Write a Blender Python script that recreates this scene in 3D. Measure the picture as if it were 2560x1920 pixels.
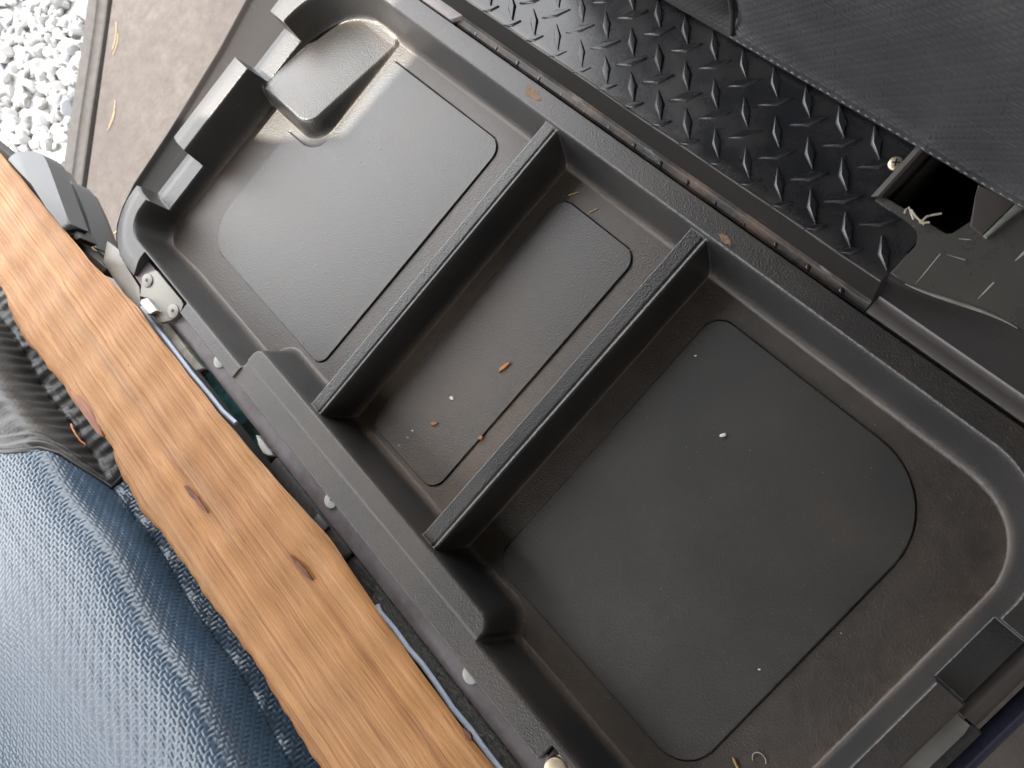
import bpy, bmesh, math, random
import numpy as np
from mathutils import Vector, Matrix

for o in list(bpy.data.objects):
    bpy.data.objects.remove(o)
SC = bpy.context.scene
COL = SC.collection
random.seed(7)
RNG = np.random.default_rng(11)

# ------------------------------------------------------------------ camera
CAM_H = 0.70                       # metres above the tray rim (rim top = z 0)
FPX = 1980.0                       # focal length in pixels of the 2560 px photograph
CM = np.array([[0.6512837759, 0.6506392939, -0.3905098622],
               [0.6304766996, -0.7503494413, -0.1986827803],
               [-0.4222896808, -0.1168084977, -0.8989033321]])
_u, _s, _v = np.linalg.svd(CM); CM = _u @ _v
cam = bpy.data.cameras.new('camera'); camo = bpy.data.objects.new('camera', cam); COL.objects.link(camo)
camo.matrix_world = Matrix(((CM[0, 0], -CM[1, 0], -CM[2, 0], 0), (CM[0, 1], -CM[1, 1], -CM[2, 1], 0),
                            (CM[0, 2], -CM[1, 2], -CM[2, 2], CAM_H), (0, 0, 0, 1)))
cam.sensor_width = 36; cam.lens = 36 * FPX / 2560; cam.clip_start = 0.01; cam.clip_end = 500
cam.dof.use_dof = True; cam.dof.focus_distance = 0.80; cam.dof.aperture_fstop = 11
SC.camera = camo
SC.render.resolution_x, SC.render.resolution_y = 1024, 768

# ------------------------------------------------------------------ sky, sun, exposure
SUN_EL = math.radians(62)
SUN_AZ = Vector((-0.82, -0.57, 0)).normalized()
SUN_DIR = Vector((SUN_AZ.x * math.cos(SUN_EL), SUN_AZ.y * math.cos(SUN_EL), math.sin(SUN_EL)))
W = bpy.data.worlds.new('World'); SC.world = W; W.use_nodes = True
wn, wl = W.node_tree.nodes, W.node_tree.links
wn.clear()
sky = wn.new('ShaderNodeTexSky'); sky.sky_type = 'NISHITA'; sky.sun_disc = False
sky.sun_elevation = SUN_EL; sky.sun_rotation = math.atan2(SUN_AZ.x, SUN_AZ.y)
sky.air_density = 1.0; sky.dust_density = 3.0; sky.ozone_density = 1.0
tc = wn.new('ShaderNodeTexCoord')
cn = wn.new('ShaderNodeTexNoise'); cn.inputs['Scale'].default_value = 2.2; cn.inputs['Detail'].default_value = 6
wl.new(tc.outputs['Generated'], cn.inputs['Vector'])
cr = wn.new('ShaderNodeValToRGB'); cr.color_ramp.elements[0].position = 0.30; cr.color_ramp.elements[1].position = 0.54
wl.new(cn.outputs['Fac'], cr.inputs['Fac'])
cm = wn.new('ShaderNodeMath'); cm.operation = 'MULTIPLY'; cm.inputs[1].default_value = 0.85
wl.new(cr.outputs['Color'], cm.inputs[0])
mx = wn.new('ShaderNodeMix'); mx.data_type = 'RGBA'
mx.inputs['B'].default_value = (15.5, 15.4, 15.2, 1)          # white broken cloud
wl.new(cm.outputs[0], mx.inputs['Factor']); wl.new(sky.outputs['Color'], mx.inputs['A'])
bg = wn.new('ShaderNodeBackground'); bg.inputs['Strength'].default_value = 0.15
wl.new(mx.outputs['Result'], bg.inputs['Color'])
wo = wn.new('ShaderNodeOutputWorld'); wl.new(bg.outputs[0], wo.inputs['Surface'])
sl = bpy.data.lights.new('sun', 'SUN'); sl.energy = 3.2; sl.angle = math.radians(0.6); sl.color = (1.0, 0.93, 0.82)
so = bpy.data.objects.new('sun', sl); COL.objects.link(so)
so.rotation_euler = SUN_DIR.to_track_quat('Z', 'Y').to_euler(); so.location = SUN_DIR * 6
SC.view_settings.view_transform = 'Standard'; SC.view_settings.look = 'None'
SC.view_settings.exposure = 1.5; SC.view_settings.gamma = 1.0; SC.view_settings.use_curve_mapping = False

# ------------------------------------------------------------------ helpers
def bp(px, py, z):                  # photograph pixel (2560 wide) -> point on the level z
    d = CM.T @ np.array([(px - 1280) / FPX, (py - 960) / FPX, 1.0]); t = (z - CAM_H) / d[2]
    return (d[0] * t, d[1] * t)

def full(px, py, z):                # the same from the 2212 px wide view
    k = 2560 / 2212; return bp(px * k, py * k, z)

def tag(o, label=None, cat=None, group=None, kind=None):
    if label: o['label'] = label
    if cat: o['category'] = cat
    if group: o['group'] = group
    if kind: o['kind'] = kind
    return o

def empty(name, loc, label, cat, group=None):
    o = bpy.data.objects.new(name, None); o.location = loc; o.empty_display_size = 0.02
    COL.objects.link(o); return tag(o, label, cat, group)

def root_of(o): return o.location if o.type == 'EMPTY' else Vector((0, 0, 0))   # meshes keep world coordinates

def link(o, parent=None):
    COL.objects.link(o)
    if parent:
        o.parent = parent
        o.matrix_parent_inverse = Matrix.Translation(-root_of(parent))
    return o

def mobj(name, verts, faces, mat, parent=None, smooth=True, normals=None, sharp=None):
    verts = np.asarray(verts, dtype=np.float32)
    me = bpy.data.meshes.new(name)
    if isinstance(faces, np.ndarray):
        n, k = faces.shape
        me.vertices.add(len(verts)); me.vertices.foreach_set('co', verts.ravel())
        me.loops.add(n * k); me.loops.foreach_set('vertex_index', faces.astype(np.int32).ravel())
        me.polygons.add(n); me.polygons.foreach_set('loop_start', np.arange(0, n * k, k, dtype=np.int32))
        me.update(calc_edges=True); me.validate()
    else:
        me.from_pydata(verts.tolist(), [], faces); me.update()
    me.polygons.foreach_set('use_smooth', [smooth] * len(me.polygons))
    if mat: me.materials.append(mat)
    if normals is not None: me.normals_split_custom_set_from_vertices(normals.tolist())
    elif sharp: me.set_sharp_from_angle(angle=math.radians(sharp))
    return link(bpy.data.objects.new(name, me), parent)

def bm_obj(name, bm, mat, parent=None, sharp=35):
    bmesh.ops.recalc_face_normals(bm, faces=bm.faces)
    me = bpy.data.meshes.new(name); bm.to_mesh(me); bm.free()
    me.polygons.foreach_set('use_smooth', [True] * len(me.polygons))
    if sharp: me.set_sharp_from_angle(angle=math.radians(sharp))
    if mat: me.materials.append(mat)
    return link(bpy.data.objects.new(name, me), parent)

def prism(name, pts, z0, z1, mat, parent=None, bevel=0.001, seg=2, z1s=None):
    bm = bmesh.new(); n = len(pts)
    lo = [bm.verts.new((p[0], p[1], z0)) for p in pts]
    hi = [bm.verts.new((p[0], p[1], z1 if z1s is None else z1s[i])) for i, p in enumerate(pts)]
    bm.faces.new(lo[::-1]); top = bm.faces.new(hi)
    for i in range(n): bm.faces.new((lo[i], lo[(i + 1) % n], hi[(i + 1) % n], hi[i]))
    if bevel:
        bmesh.ops.bevel(bm, geom=list(top.edges), offset=bevel, segments=seg, affect='EDGES', profile=0.5, clamp_overlap=True)
    return bm_obj(name, bm, mat, parent)

def rot_box(name, c, sx, sy, z0, z1, ang, mat, parent=None, bevel=0.001):
    ca, sa = math.cos(ang), math.sin(ang)
    return prism(name, [(c[0] + x * sx / 2 * ca - y * sy / 2 * sa, c[1] + x * sx / 2 * sa + y * sy / 2 * ca)
                        for x, y in ((-1, -1), (1, -1), (1, 1), (-1, 1))], z0, z1, mat, parent, bevel)

def rr_outline(x0, x1, y0, y1, rnl, rnr, rfr, rfl, n=10):
    out = []
    for cx, cy, r, a in ((x1 - rnr, y0 + rnr, rnr, -90), (x1 - rfr, y1 - rfr, rfr, 0), (x0 + rfl, y1 - rfl, rfl, 90), (x0 + rnl, y0 + rnl, rnl, 180)):
        for i in range(n + 1):
            t = math.radians(a + 90 * i / n); out.append((cx + r * math.cos(t), cy + r * math.sin(t)))
    return out

def tube(name, pts, r, mat, parent=None, n=8, taper=None):
    pts = [Vector(p) for p in pts]; V = []; Fc = []
    for i, p in enumerate(pts):
        d = (pts[min(i + 1, len(pts) - 1)] - pts[max(i - 1, 0)]).normalized()
        a = d.cross(Vector((0, 0, 1)));
        if a.length < 1e-4: a = Vector((1, 0, 0))
        a.normalize(); b = d.cross(a); rr = r * (taper[i] if taper else 1)
        for k in range(n):
            t = 2 * math.pi * k / n; V.append(p + a * math.cos(t) * rr + b * math.sin(t) * rr)
    for i in range(len(pts) - 1):
        for k in range(n): Fc.append((i * n + k, i * n + (k + 1) % n, (i + 1) * n + (k + 1) % n, (i + 1) * n + k))
    Fc.append(tuple(range(n))[::-1]); Fc.append(tuple(range((len(pts) - 1) * n, len(pts) * n)))
    return mobj(name, [tuple(v) for v in V], Fc, mat, parent, True, sharp=50)

def loft(name, rows, mat, parent=None, sharp=40):
    n, m = len(rows), len(rows[0])
    V = [tuple(p) for r in rows for p in r]
    Fc = [(i * m + j, i * m + j + 1, (i + 1) * m + j + 1, (i + 1) * m + j) for i in range(n - 1) for j in range(m - 1)]
    return mobj(name, V, Fc, mat, parent, True, sharp=sharp)

def grid_faces(nx, ny):
    i, j = np.meshgrid(np.arange(nx - 1), np.arange(ny - 1), indexing='ij'); a = (i * ny + j).ravel()
    return np.stack([a, a + ny, a + ny + 1, a + 1], 1)

def sub_mesh(P, Fq, keep, Nn=None):
    f = Fq[keep]; used = np.unique(f); m = np.full(len(P), -1); m[used] = np.arange(len(used))
    return P[used], m[f], (None if Nn is None else Nn[used]), used

# ------------------------------------------------------------------ materials
class NT:
    def __init__(s, name):
        s.m = bpy.data.materials.new(name); s.m.use_nodes = True; t = s.m.node_tree; s.n, s.l = t.nodes, t.links
        s.b = s.n['Principled BSDF']; s.co = s.n.new('ShaderNodeTexCoord')
    def noise(s, scale, detail=4, rough=0.55, sv=(1, 1, 1), dist=0, vec=None):
        mp = s.n.new('ShaderNodeMapping'); mp.inputs['Scale'].default_value = sv
        s.l.new(vec or s.co.outputs['Object'], mp.inputs['Vector'])
        t = s.n.new('ShaderNodeTexNoise'); t.inputs['Scale'].default_value = scale; t.inputs['Detail'].default_value = detail
        t.inputs['Roughness'].default_value = rough; t.inputs['Distortion'].default_value = dist
        s.l.new(mp.outputs[0], t.inputs['Vector']); return t.outputs['Fac']
    def voro(s, scale, feature='F1', sv=(1, 1, 1)):
        mp = s.n.new('ShaderNodeMapping'); mp.inputs['Scale'].default_value = sv
        s.l.new(s.co.outputs['Object'], mp.inputs['Vector'])
        t = s.n.new('ShaderNodeTexVoronoi'); t.feature = feature; t.inputs['Scale'].default_value = scale
        s.l.new(mp.outputs[0], t.inputs['Vector']); return t.outputs['Distance']
    def ramp(s, fac, *st):
        r = s.n.new('ShaderNodeValToRGB'); e = r.color_ramp.elements
        while len(e) < len(st): e.new(0.5)
        for k, (p, c) in zip(e, st): k.position = p; k.color = (c, c, c, 1) if isinstance(c, (int, float)) else (*c, 1)
        s.l.new(fac, r.inputs['Fac']); return r.outputs['Color']
    def mix(s, fac, a, b, mode='MIX'):
        m = s.n.new('ShaderNodeMix'); m.data_type = 'RGBA'; m.blend_type = mode
        for k, v in (('Factor', fac), ('A', a), ('B', b)):
            if isinstance(v, (int, float)): m.inputs[k].default_value = v if k == 'Factor' else (v, v, v, 1)
            elif isinstance(v, tuple): m.inputs[k].default_value = (*v, 1)
            else: s.l.new(v, m.inputs[k])
        return m.outputs['Result']
    def math(s, op, a, b=0.0):
        m = s.n.new('ShaderNodeMath'); m.operation = op
        for i, v in enumerate((a, b)):
            if isinstance(v, (int, float)): m.inputs[i].default_value = v
            else: s.l.new(v, m.inputs[i])
        return m.outputs[0]
    def attr(s, name):
        a = s.n.new('ShaderNodeAttribute'); a.attribute_name = name; return a.outputs['Fac']
    def bump(s, h, strength, dist, prev=None):
        b = s.n.new('ShaderNodeBump'); b.inputs['Strength'].default_value = strength; b.inputs['Distance'].default_value = dist
        s.l.new(h, b.inputs['Height'])
        if prev: s.l.new(prev, b.inputs['Normal'])
        return b.outputs['Normal']
    def out(s, color=None, rough=None, metal=None, normal=None, spec=None, **kw):
        for k, v in (('Base Color', color), ('Roughness', rough), ('Metallic', metal), ('Normal', normal), ('Specular IOR Level', spec)):
            if v is None: continue
            if isinstance(v, (int, float)): s.b.inputs[k].default_value = v
            elif isinstance(v, tuple): s.b.inputs[k].default_value = (*v, 1)
            else: s.l.new(v, s.b.inputs[k])
        for k, v in kw.items(): s.b.inputs[k.replace('_', ' ')].default_value = v
        return s.m

def plastic(name, base, dust, r0=0.42, grain=1.0, dust_amt=1.0, spec=0.95, use_attr=True):
    t = NT(name)
    big = t.noise(9, 5, 0.6); fine = t.noise(120, 5, 0.65)
    d = t.math('MULTIPLY', t.ramp(big, (0.40, 0.0), (0.78, 1.0)), 0.22 * dust_amt)
    if use_attr:
        a = t.math('MULTIPLY', t.attr('dirt'), t.ramp(fine, (0.25, 0.35), (0.7, 1.0)))
        d = t.math('ADD', d, a)
    d = t.math('MINIMUM', d, 1.0)
    col = t.mix(d, base, dust)
    scr = t.ramp(t.noise(55, 3, 0.6, sv=(0.35, 9, 1), dist=0.4), (0.70, 0.0), (0.745, 1.0)); scr2 = t.ramp(t.noise(70, 3, 0.6, sv=(7, 0.4, 1), dist=0.4), (0.71, 0.0), (0.75, 1.0))
    col = t.mix(t.math('MULTIPLY', t.math('MAXIMUM', scr, scr2), 0.22), col, (0.16, 0.155, 0.15))
    speck = t.ramp(t.noise(1300, 2, 0.5), (0.70, 0.0), (0.76, 1.0))
    col = t.mix(t.math('MULTIPLY', speck, 0.35), col, (0.30, 0.26, 0.22))
    rg = t.math('ADD', t.math('MULTIPLY', d, 0.22), t.math('ADD', r0, t.math('MULTIPLY', fine, 0.08)))
    h = t.math('ADD', t.voro(620), t.math('MULTIPLY', t.noise(900, 3), 0.8))
    n = t.bump(h, 0.22 * grain, 0.0009)
    return t.out(col, rg, 0.0, n, spec)

M = {}
M['tray'] = plastic('tray_plastic', (0.0135, 0.0140, 0.0150), (0.105, 0.074, 0.050), r0=0.34, grain=1.35)
M['pad'] = plastic('pad_plastic', (0.0300, 0.0305, 0.0312), (0.105, 0.078, 0.056), r0=0.32, grain=1.25)
M['trim'] = plastic('trim_plastic', (0.050, 0.043, 0.040), (0.105, 0.090, 0.080), r0=0.38, grain=0.25, use_attr=False)
M['flange'] = plastic('flange_plastic', (0.013, 0.0105, 0.0098), (0.034, 0.028, 0.025), r0=0.62, grain=0.3, use_attr=False, spec=0.25)
M['dark'] = plastic('dark_plastic', (0.012, 0.012, 0.0125), (0.035, 0.032, 0.03), r0=0.5, grain=0.3, use_attr=False)
M['arm'] = plastic('arm_plastic', (0.07, 0.075, 0.082), (0.11, 0.105, 0.10), r0=0.42, grain=0.2, use_attr=False)

t = NT('tread_plate_plastic')
sm = t.noise(22, 6, 0.7); sc = t.noise(60, 3, 0.6, sv=(0.25, 6, 1)); fi = t.noise(260, 4, 0.7)
c = t.mix(t.ramp(sm, (0.42, 0.0), (0.72, 0.75)), (0.009, 0.0105, 0.0145), (0.030, 0.028, 0.027))
c = t.mix(t.ramp(sc, (0.68, 0.0), (0.74, 0.4)), c, (0.07, 0.065, 0.06))
c = t.mix(t.math('MULTIPLY', t.attr('dirt'), t.ramp(fi, (0.35, 0.2), (0.65, 1.0))), c, (0.10, 0.078, 0.058))
M['plate'] = t.out(c, t.ramp(sm, (0.35, 0.20), (0.75, 0.40)), 0.0, t.bump(fi, 0.12, 0.0006), 0.8)

t = NT('corroded_strip'); a = t.noise(26, 6, 0.75); b = t.noise(60, 6, 0.75, sv=(0.5, 1, 1))
c = t.mix(t.ramp(a, (0.42, 0.0), (0.62, 0.9)), (0.030, 0.029, 0.029), (0.115, 0.080, 0.056)); c = t.mix(t.ramp(b, (0.58, 0.0), (0.68, 0.85)), c, (0.20, 0.205, 0.205))
M['strip'] = t.out(c, t.ramp(b, (0.4, 0.35), (0.7, 0.6)), 0, t.bump(b, 0.5, 0.002))
t = NT('glint_grey'); M['glint'] = t.out(t.ramp(t.noise(60, 4, sv=(0.3, 1, 1)), (0.3, (0.03, 0.029, 0.028)), (0.7, (0.11, 0.105, 0.10))), 0.35, 0, t.bump(t.noise(300), 0.2, 0.0005))  # lighter grey for the highlight painted on the plate fold
t = NT('gloss_black')
sm = t.noise(14, 5, 0.7); fi = t.noise(300, 4, 0.6)
M['gloss'] = t.out(t.mix(t.ramp(sm, (0.45, 0.0), (0.8, 0.6)), (0.070, 0.066, 0.060), (0.115, 0.105, 0.095)), t.ramp(sm, (0.3, 0.2), (0.8, 0.40)), 0, t.bump(fi, 0.06, 0.0005), 0.6)
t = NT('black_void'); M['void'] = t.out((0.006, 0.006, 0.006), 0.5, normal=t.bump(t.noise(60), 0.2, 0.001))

def vinyl(name, base, hi, r0):
    t = NT(name); fi = t.noise(500, 3); sm = t.noise(18, 5, 0.65)
    c = t.mix(t.ramp(sm, (0.4, 0.0), (0.75, 0.6)), base, hi)
    return t.out(c, t.ramp(sm, (0.3, r0), (0.8, r0 + 0.12)), 0, t.bump(fi, 0.1, 0.0004), 0.85)
M['blue'] = vinyl('blue_vinyl', (0.046, 0.082, 0.128), (0.064, 0.096, 0.138), 0.29)
M['blackvinyl'] = vinyl('black_vinyl', (0.026, 0.025, 0.024), (0.055, 0.052, 0.049), 0.46)
M['seatvinyl'] = vinyl('seat_vinyl', (0.040, 0.040, 0.044), (0.060, 0.058, 0.060), 0.36)
M['sidevinyl'] = vinyl('side_fabric', (0.009, 0.0085, 0.008), (0.015, 0.0135, 0.012), 0.6)
t = NT('thread'); M['thread'] = t.out(t.mix(t.noise(400, 2), (0.10, 0.095, 0.095), (0.28, 0.26, 0.25)), 0.6)
t = NT('edging'); M['edging'] = t.out(t.mix(t.noise(60, 3), (0.42, 0.50, 0.66), (0.58, 0.64, 0.76)), 0.35)

# wood
t = NT('plank_wood')
wv = t.noise(4, 4, 0.6, sv=(0.6, 2.5, 2))
g1 = t.noise(24, 7, 0.66, sv=(0.07, 3.6, 3), dist=0.35); g2 = t.noise(130, 5, 0.65, sv=(0.022, 3.0, 2), dist=0.25)
g3 = t.noise(16, 6, 0.72, sv=(0.14, 3.0, 2), dist=0.5); g4 = t.noise(75, 6, 0.78, sv=(0.07, 2.6, 2), dist=0.5); g5 = t.noise(300, 4, 0.7, sv=(0.10, 1.6, 2))
c = t.ramp(g1, (0.30, (0.270, 0.108, 0.028)), (0.47, (0.373, 0.166, 0.048)), (0.60, (0.450, 0.220, 0.076)), (0.78, (0.356, 0.150, 0.042)))
c = t.mix(t.ramp(g2, (0.34, 0.80), (0.50, 0.0)), c, (0.194, 0.069, 0.019))
c = t.mix(t.ramp(g2, (0.58, 0.0), (0.74, 0.55)), c, (0.540, 0.294, 0.121))
c = t.mix(t.ramp(g3, (0.54, 0.0), (0.72, 0.60)), c, (0.211, 0.126, 0.070))
c = t.mix(t.ramp(g4, (0.60, 0.0), (0.70, 0.80)), c, (0.095, 0.049, 0.023))
c = t.mix(t.ramp(wv, (0.45, 0.0), (0.72, 0.28)), c, (0.387, 0.235, 0.117))
c = t.mix(t.ramp(g5, (0.30, 0.45), (0.46, 0.0)), c, (0.171, 0.067, 0.022)); c = t.mix(t.ramp(g5, (0.58, 0.0), (0.72, 0.40)), c, (0.558, 0.328, 0.148))
n = t.bump(g2, 0.55, 0.0012); n = t.bump(g4, 0.35, 0.001, n); n = t.bump(g5, 0.35, 0.0006, n)
M['wood'] = t.out(c, t.ramp(g2, (0.3, 0.60), (0.7, 0.40)), 0, n, 0.4)
t = NT('knot_wood'); M['knot'] = t.out(t.ramp(t.noise(180, 4, sv=(0.4, 2, 1)), (0.35, (0.07, 0.030, 0.018)), (0.6, (0.20, 0.06, 0.028)), (0.8, (0.32, 0.13, 0.06))), 0.6, normal=t.bump(t.noise(300), 0.4, 0.001))
t = NT('bark_wood'); M['bark'] = t.out(t.ramp(t.noise(90, 5, sv=(0.3, 3, 1)), (0.3, (0.16, 0.055, 0.028)), (0.7, (0.34, 0.14, 0.065))), 0.55, normal=t.bump(t.noise(200, 4, sv=(.3, 2, 1)), 0.4, 0.001))
t = NT('chip_wood'); M['chip'] = t.out(t.ramp(t.noise(500, 3), (0.3, (0.36, 0.12, 0.04)), (0.7, (0.55, 0.24, 0.09))), 0.7, normal=t.bump(t.noise(900), 0.3, 0.0005))
t = NT('straw'); M['straw'] = t.out(t.ramp(t.noise(300, 3), (0.3, (0.42, 0.26, 0.10)), (0.7, (0.60, 0.42, 0.20))), 0.6)
t = NT('pale_twig'); M['twig'] = t.out(t.ramp(t.noise(300, 3), (0.3, (0.34, 0.29, 0.23)), (0.7, (0.55, 0.50, 0.42))), 0.6)
t = NT('white_grain'); M['white'] = t.out(t.ramp(t.noise(300, 3), (0.3, (0.66, 0.66, 0.64)), (0.7, (0.80, 0.80, 0.78))), 0.5)
t = NT('clip_plastic'); M['clip'] = t.out(t.ramp(t.noise(200, 3), (0.3, (0.36, 0.36, 0.34)), (0.7, (0.46, 0.46, 0.44))), 0.45)
# metals
def metal(name, a, b, rust, r0):
    t = NT(name); big = t.noise(45, 5, 0.65); fi = t.noise(260, 4, 0.6)
    c = t.mix(t.ramp(big, (0.3, 0.0), (0.7, 1.0)), a, b); c = t.mix(t.ramp(t.noise(70, 5, 0.7), (0.62, 0.0), (0.74, rust)), c, (0.33, 0.20, 0.11))
    return t.out(c, t.ramp(big, (0.3, r0), (0.7, r0 + 0.16)), 0.85, t.bump(fi, 0.12, 0.0006))
M['metal'] = metal('galvanised_metal', (0.20, 0.19, 0.175), (0.27, 0.26, 0.24), 0.5, 0.46)
M['silver'] = metal('silver_metal', (0.34, 0.325, 0.30), (0.44, 0.425, 0.40), 0.15, 0.42)
M['brass'] = metal('yellowed_metal', (0.62, 0.50, 0.34), (0.74, 0.64, 0.50), 0.3, 0.36)
t = NT('bar_paint'); M['bar'] = t.out(t.ramp(t.noise(35, 5, 0.7), (0.35, (0.125, 0.106, 0.112)), (0.65, (0.190, 0.172, 0.184))), 0.45, 0, t.bump(t.noise(300), 0.1, 0.0005))
t = NT('teal_gloss'); M['teal'] = t.out(t.ramp(t.noise(30, 4), (0.4, (0.004, 0.018, 0.020)), (0.65, (0.03, 0.12, 0.125))), 0.2, 0, t.bump(t.noise(80), 0.1, 0.001))
t = NT('navy_gloss'); M['navy'] = t.out(t.ramp(t.noise(30, 4), (0.4, (0.020, 0.021, 0.040)), (0.65, (0.04, 0.042, 0.075))), 0.22, 0, t.bump(t.noise(80), 0.05, 0.001))
t = NT('foam'); fz = t.noise(420, 5, 0.7, sv=(0.6, 1.6, 1)); M['foam'] = t.out(t.ramp(fz, (0.35, (0.05, 0.05, 0.047)), (0.65, (0.20, 0.196, 0.182))), 0.95, 0, t.bump(fz, 1.0, 0.004))
t = NT('rubber'); fz = t.noise(150, 4); M['rubber'] = t.out(t.ramp(fz, (0.35, (0.024, 0.025, 0.025)), (0.65, (0.045, 0.047, 0.047))), 0.55, 0, t.bump(fz, 0.2, 0.001))
t = NT('sunlit_pale'); M['pale'] = t.out(t.ramp(t.noise(40, 4), (0.35, (0.26, 0.23, 0.225)), (0.65, (0.34, 0.31, 0.305))), 0.4, 0, t.bump(t.noise(200), 0.1, 0.0005))
t = NT('rust_paint'); M['rust'] = t.out(t.ramp(t.noise(90, 5), (0.35, (0.30, 0.17, 0.11)), (0.65, (0.45, 0.33, 0.25))), 0.6, 0, t.bump(t.noise(200), 0.3, 0.0008))
t = NT('wall_paint'); M['wallm'] = t.out(t.ramp(t.noise(6, 5, sv=(1, 1, 4)), (0.35, (0.10, 0.098, 0.094)), (0.65, (0.14, 0.136, 0.130))), 0.8, 0, t.bump(t.noise(40, 5), 0.3, 0.004))
t = NT('roof_plastic'); M['roof'] = t.out(t.ramp(t.noise(8, 4), (0.35, (0.045, 0.045, 0.045)), (0.65, (0.06, 0.06, 0.06))), 0.6, 0, t.bump(t.noise(300), 0.2, 0.001))
# ground
t = NT('concrete'); big = t.noise(3.5, 6, 0.65); mid = t.noise(30, 6, 0.7); fi = t.noise(220, 5, 0.7)
c = t.ramp(mid, (0.3, (0.062, 0.052, 0.048)), (0.55, (0.086, 0.075, 0.068)), (0.8, (0.110, 0.097, 0.093)))
c = t.mix(t.ramp(big, (0.4, 0.0), (0.7, 0.5)), c, (0.055, 0.046, 0.044)); c = t.mix(t.ramp(fi, (0.62, 0), (0.72, 0.35)), c, (0.153, 0.136, 0.129))
M['concrete'] = t.out(c, 0.85, 0, t.bump(t.math('ADD', mid, t.math('MULTIPLY', fi, 0.6)), 0.55, 0.008), 0.25)
t = NT('kerb_concrete'); mid = t.noise(40, 6, 0.7, sv=(1, 1, 1)); fi = t.noise(300, 4)
M['kerb'] = t.out(t.ramp(mid, (0.3, (0.042, 0.039, 0.036)), (0.7, (0.066, 0.060, 0.057))), 0.8, 0, t.bump(fi, 0.4, 0.004), 0.25)
t = NT('gravel_stone'); g = t.noise(9, 5, 0.6); f2 = t.noise(90, 5, 0.65)
c = t.ramp(g, (0.26, (0.221, 0.229, 0.238)), (0.38, (0.309, 0.309, 0.305)), (0.6, (0.369, 0.365, 0.356)))
c = t.mix(t.attr('tint'), c, (0.168, 0.180, 0.207)); c = t.mix(t.ramp(f2, (0.66, 0.0), (0.76, 0.35)), c, (0.268, 0.214, 0.161))
M['stone'] = t.out(c, 0.75, 0, t.bump(f2, 0.5, 0.004), 0.3)
t = NT('ground_gravel'); v1 = t.voro(40); c = t.ramp(v1, (0.1, (0.085, 0.090, 0.045)), (0.6, (0.030, 0.036, 0.016)))
M['ground'] = t.out(c, 0.9, 0, t.bump(v1, 1.0, 0.02))

# ------------------------------------------------------------------ setting: ground, slab, kerb, gravel
GZ, SZ = -0.87, -0.75
tag(mobj('ground', [(-150, -150, GZ), (150, -150, GZ), (150, 150, GZ), (-150, 150, GZ)], [(0, 1, 2, 3)], M['ground'], smooth=False), kind='structure')
K0 = Vector((-2.64, -0.253)); KD = Vector((0.51, -0.528)).normalized(); KN = Vector((-KD.y, KD.x))
if KN.x < 0: KN = -KN
def kp(u, v): q = K0 + KD * u + KN * v; return (q.x, q.y)
slab = prism('concrete_slab', [kp(-4, 0.118), kp(5, 0.118), kp(5, 4.2), kp(-4, 4.2)], GZ - 0.05, SZ, M['concrete'], bevel=0.004)
tag(slab, kind='structure')
rows = []
for u in np.linspace(-4, 5, 60):
    w = 0.002 * math.sin(u * 9) + 0.0015 * math.sin(u * 23)
    rows.append([(*kp(u, v + w), z) for v, z in ((0, GZ - .03), (0.0, SZ - 0.012), (0.006, SZ - 0.003), (0.012, SZ), (0.052, SZ + 0.001), (0.056, SZ - 0.004), (0.062, SZ - 0.005),
                                                 (0.090, SZ - 0.004), (0.096, SZ + 0.003), (0.101, SZ + 0.001), (0.104, SZ - 0.03))])
tag(loft('kerb', rows, M['kerb'], sharp=50), kind='structure')

def make_gravel():
    bm = bmesh.new(); bmesh.ops.create_icosphere(bm, subdivisions=2, radius=1)
    base = np.array([v.co[:] for v in bm.verts]); fc = np.array([[v.index for v in f.verts] for f in bm.faces]); bm.free()
    V, Fc, T = [], [], []; off = 0
    for k in range(2900):
        u = random.uniform(-1.1, 1.35); v = -random.uniform(0.005, 1.25)
        x, y = kp(u, v)
        s = random.choice((0.016, 0.019, 0.021, 0.024, 0.028)) * random.uniform(0.85, 1.15)
        p = base.copy()
        for _ in range(9):
            n = RNG.normal(size=3); n /= np.linalg.norm(n); d = RNG.uniform(0.45, 0.85)
            q = p @ n - d; p = p - np.maximum(q, 0)[:, None] * n * 0.97
        p = p * (s * np.array([1.25, 1.0, 0.75]) * RNG.uniform(0.85, 1.15, 3))
        a = RNG.normal(size=3); a /= np.linalg.norm(a); R = np.array(Matrix.Rotation(RNG.uniform(0, 6.28), 3, Vector(a)))
        p = p @ R.T + np.array([x, y, GZ + 0.012 + 0.025 * random.random()])
        V.append(p); Fc.append(fc + off); off += len(p)
        T.append(np.full(len(p), 0.85 if random.random() < 0.07 else 0.25 * random.random()))
    o = mobj('gravel', np.concatenate(V), np.concatenate(Fc), M['stone'], smooth=False)
    a = o.data.attributes.new('tint', 'FLOAT', 'POINT'); a.data.foreach_set('value', np.concatenate(T).astype(np.float32))
    return tag(o, 'loose white crushed stone gravel beyond the kerb', 'gravel', kind='stuff')
make_gravel()
tag(prism('gravel_bed', [kp(-3, -0.004), kp(3, -0.004), kp(3, -1.6), kp(-3, -1.6)], GZ - 0.02, GZ + 0.012, M['stone'], bevel=0), kind='structure')

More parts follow.
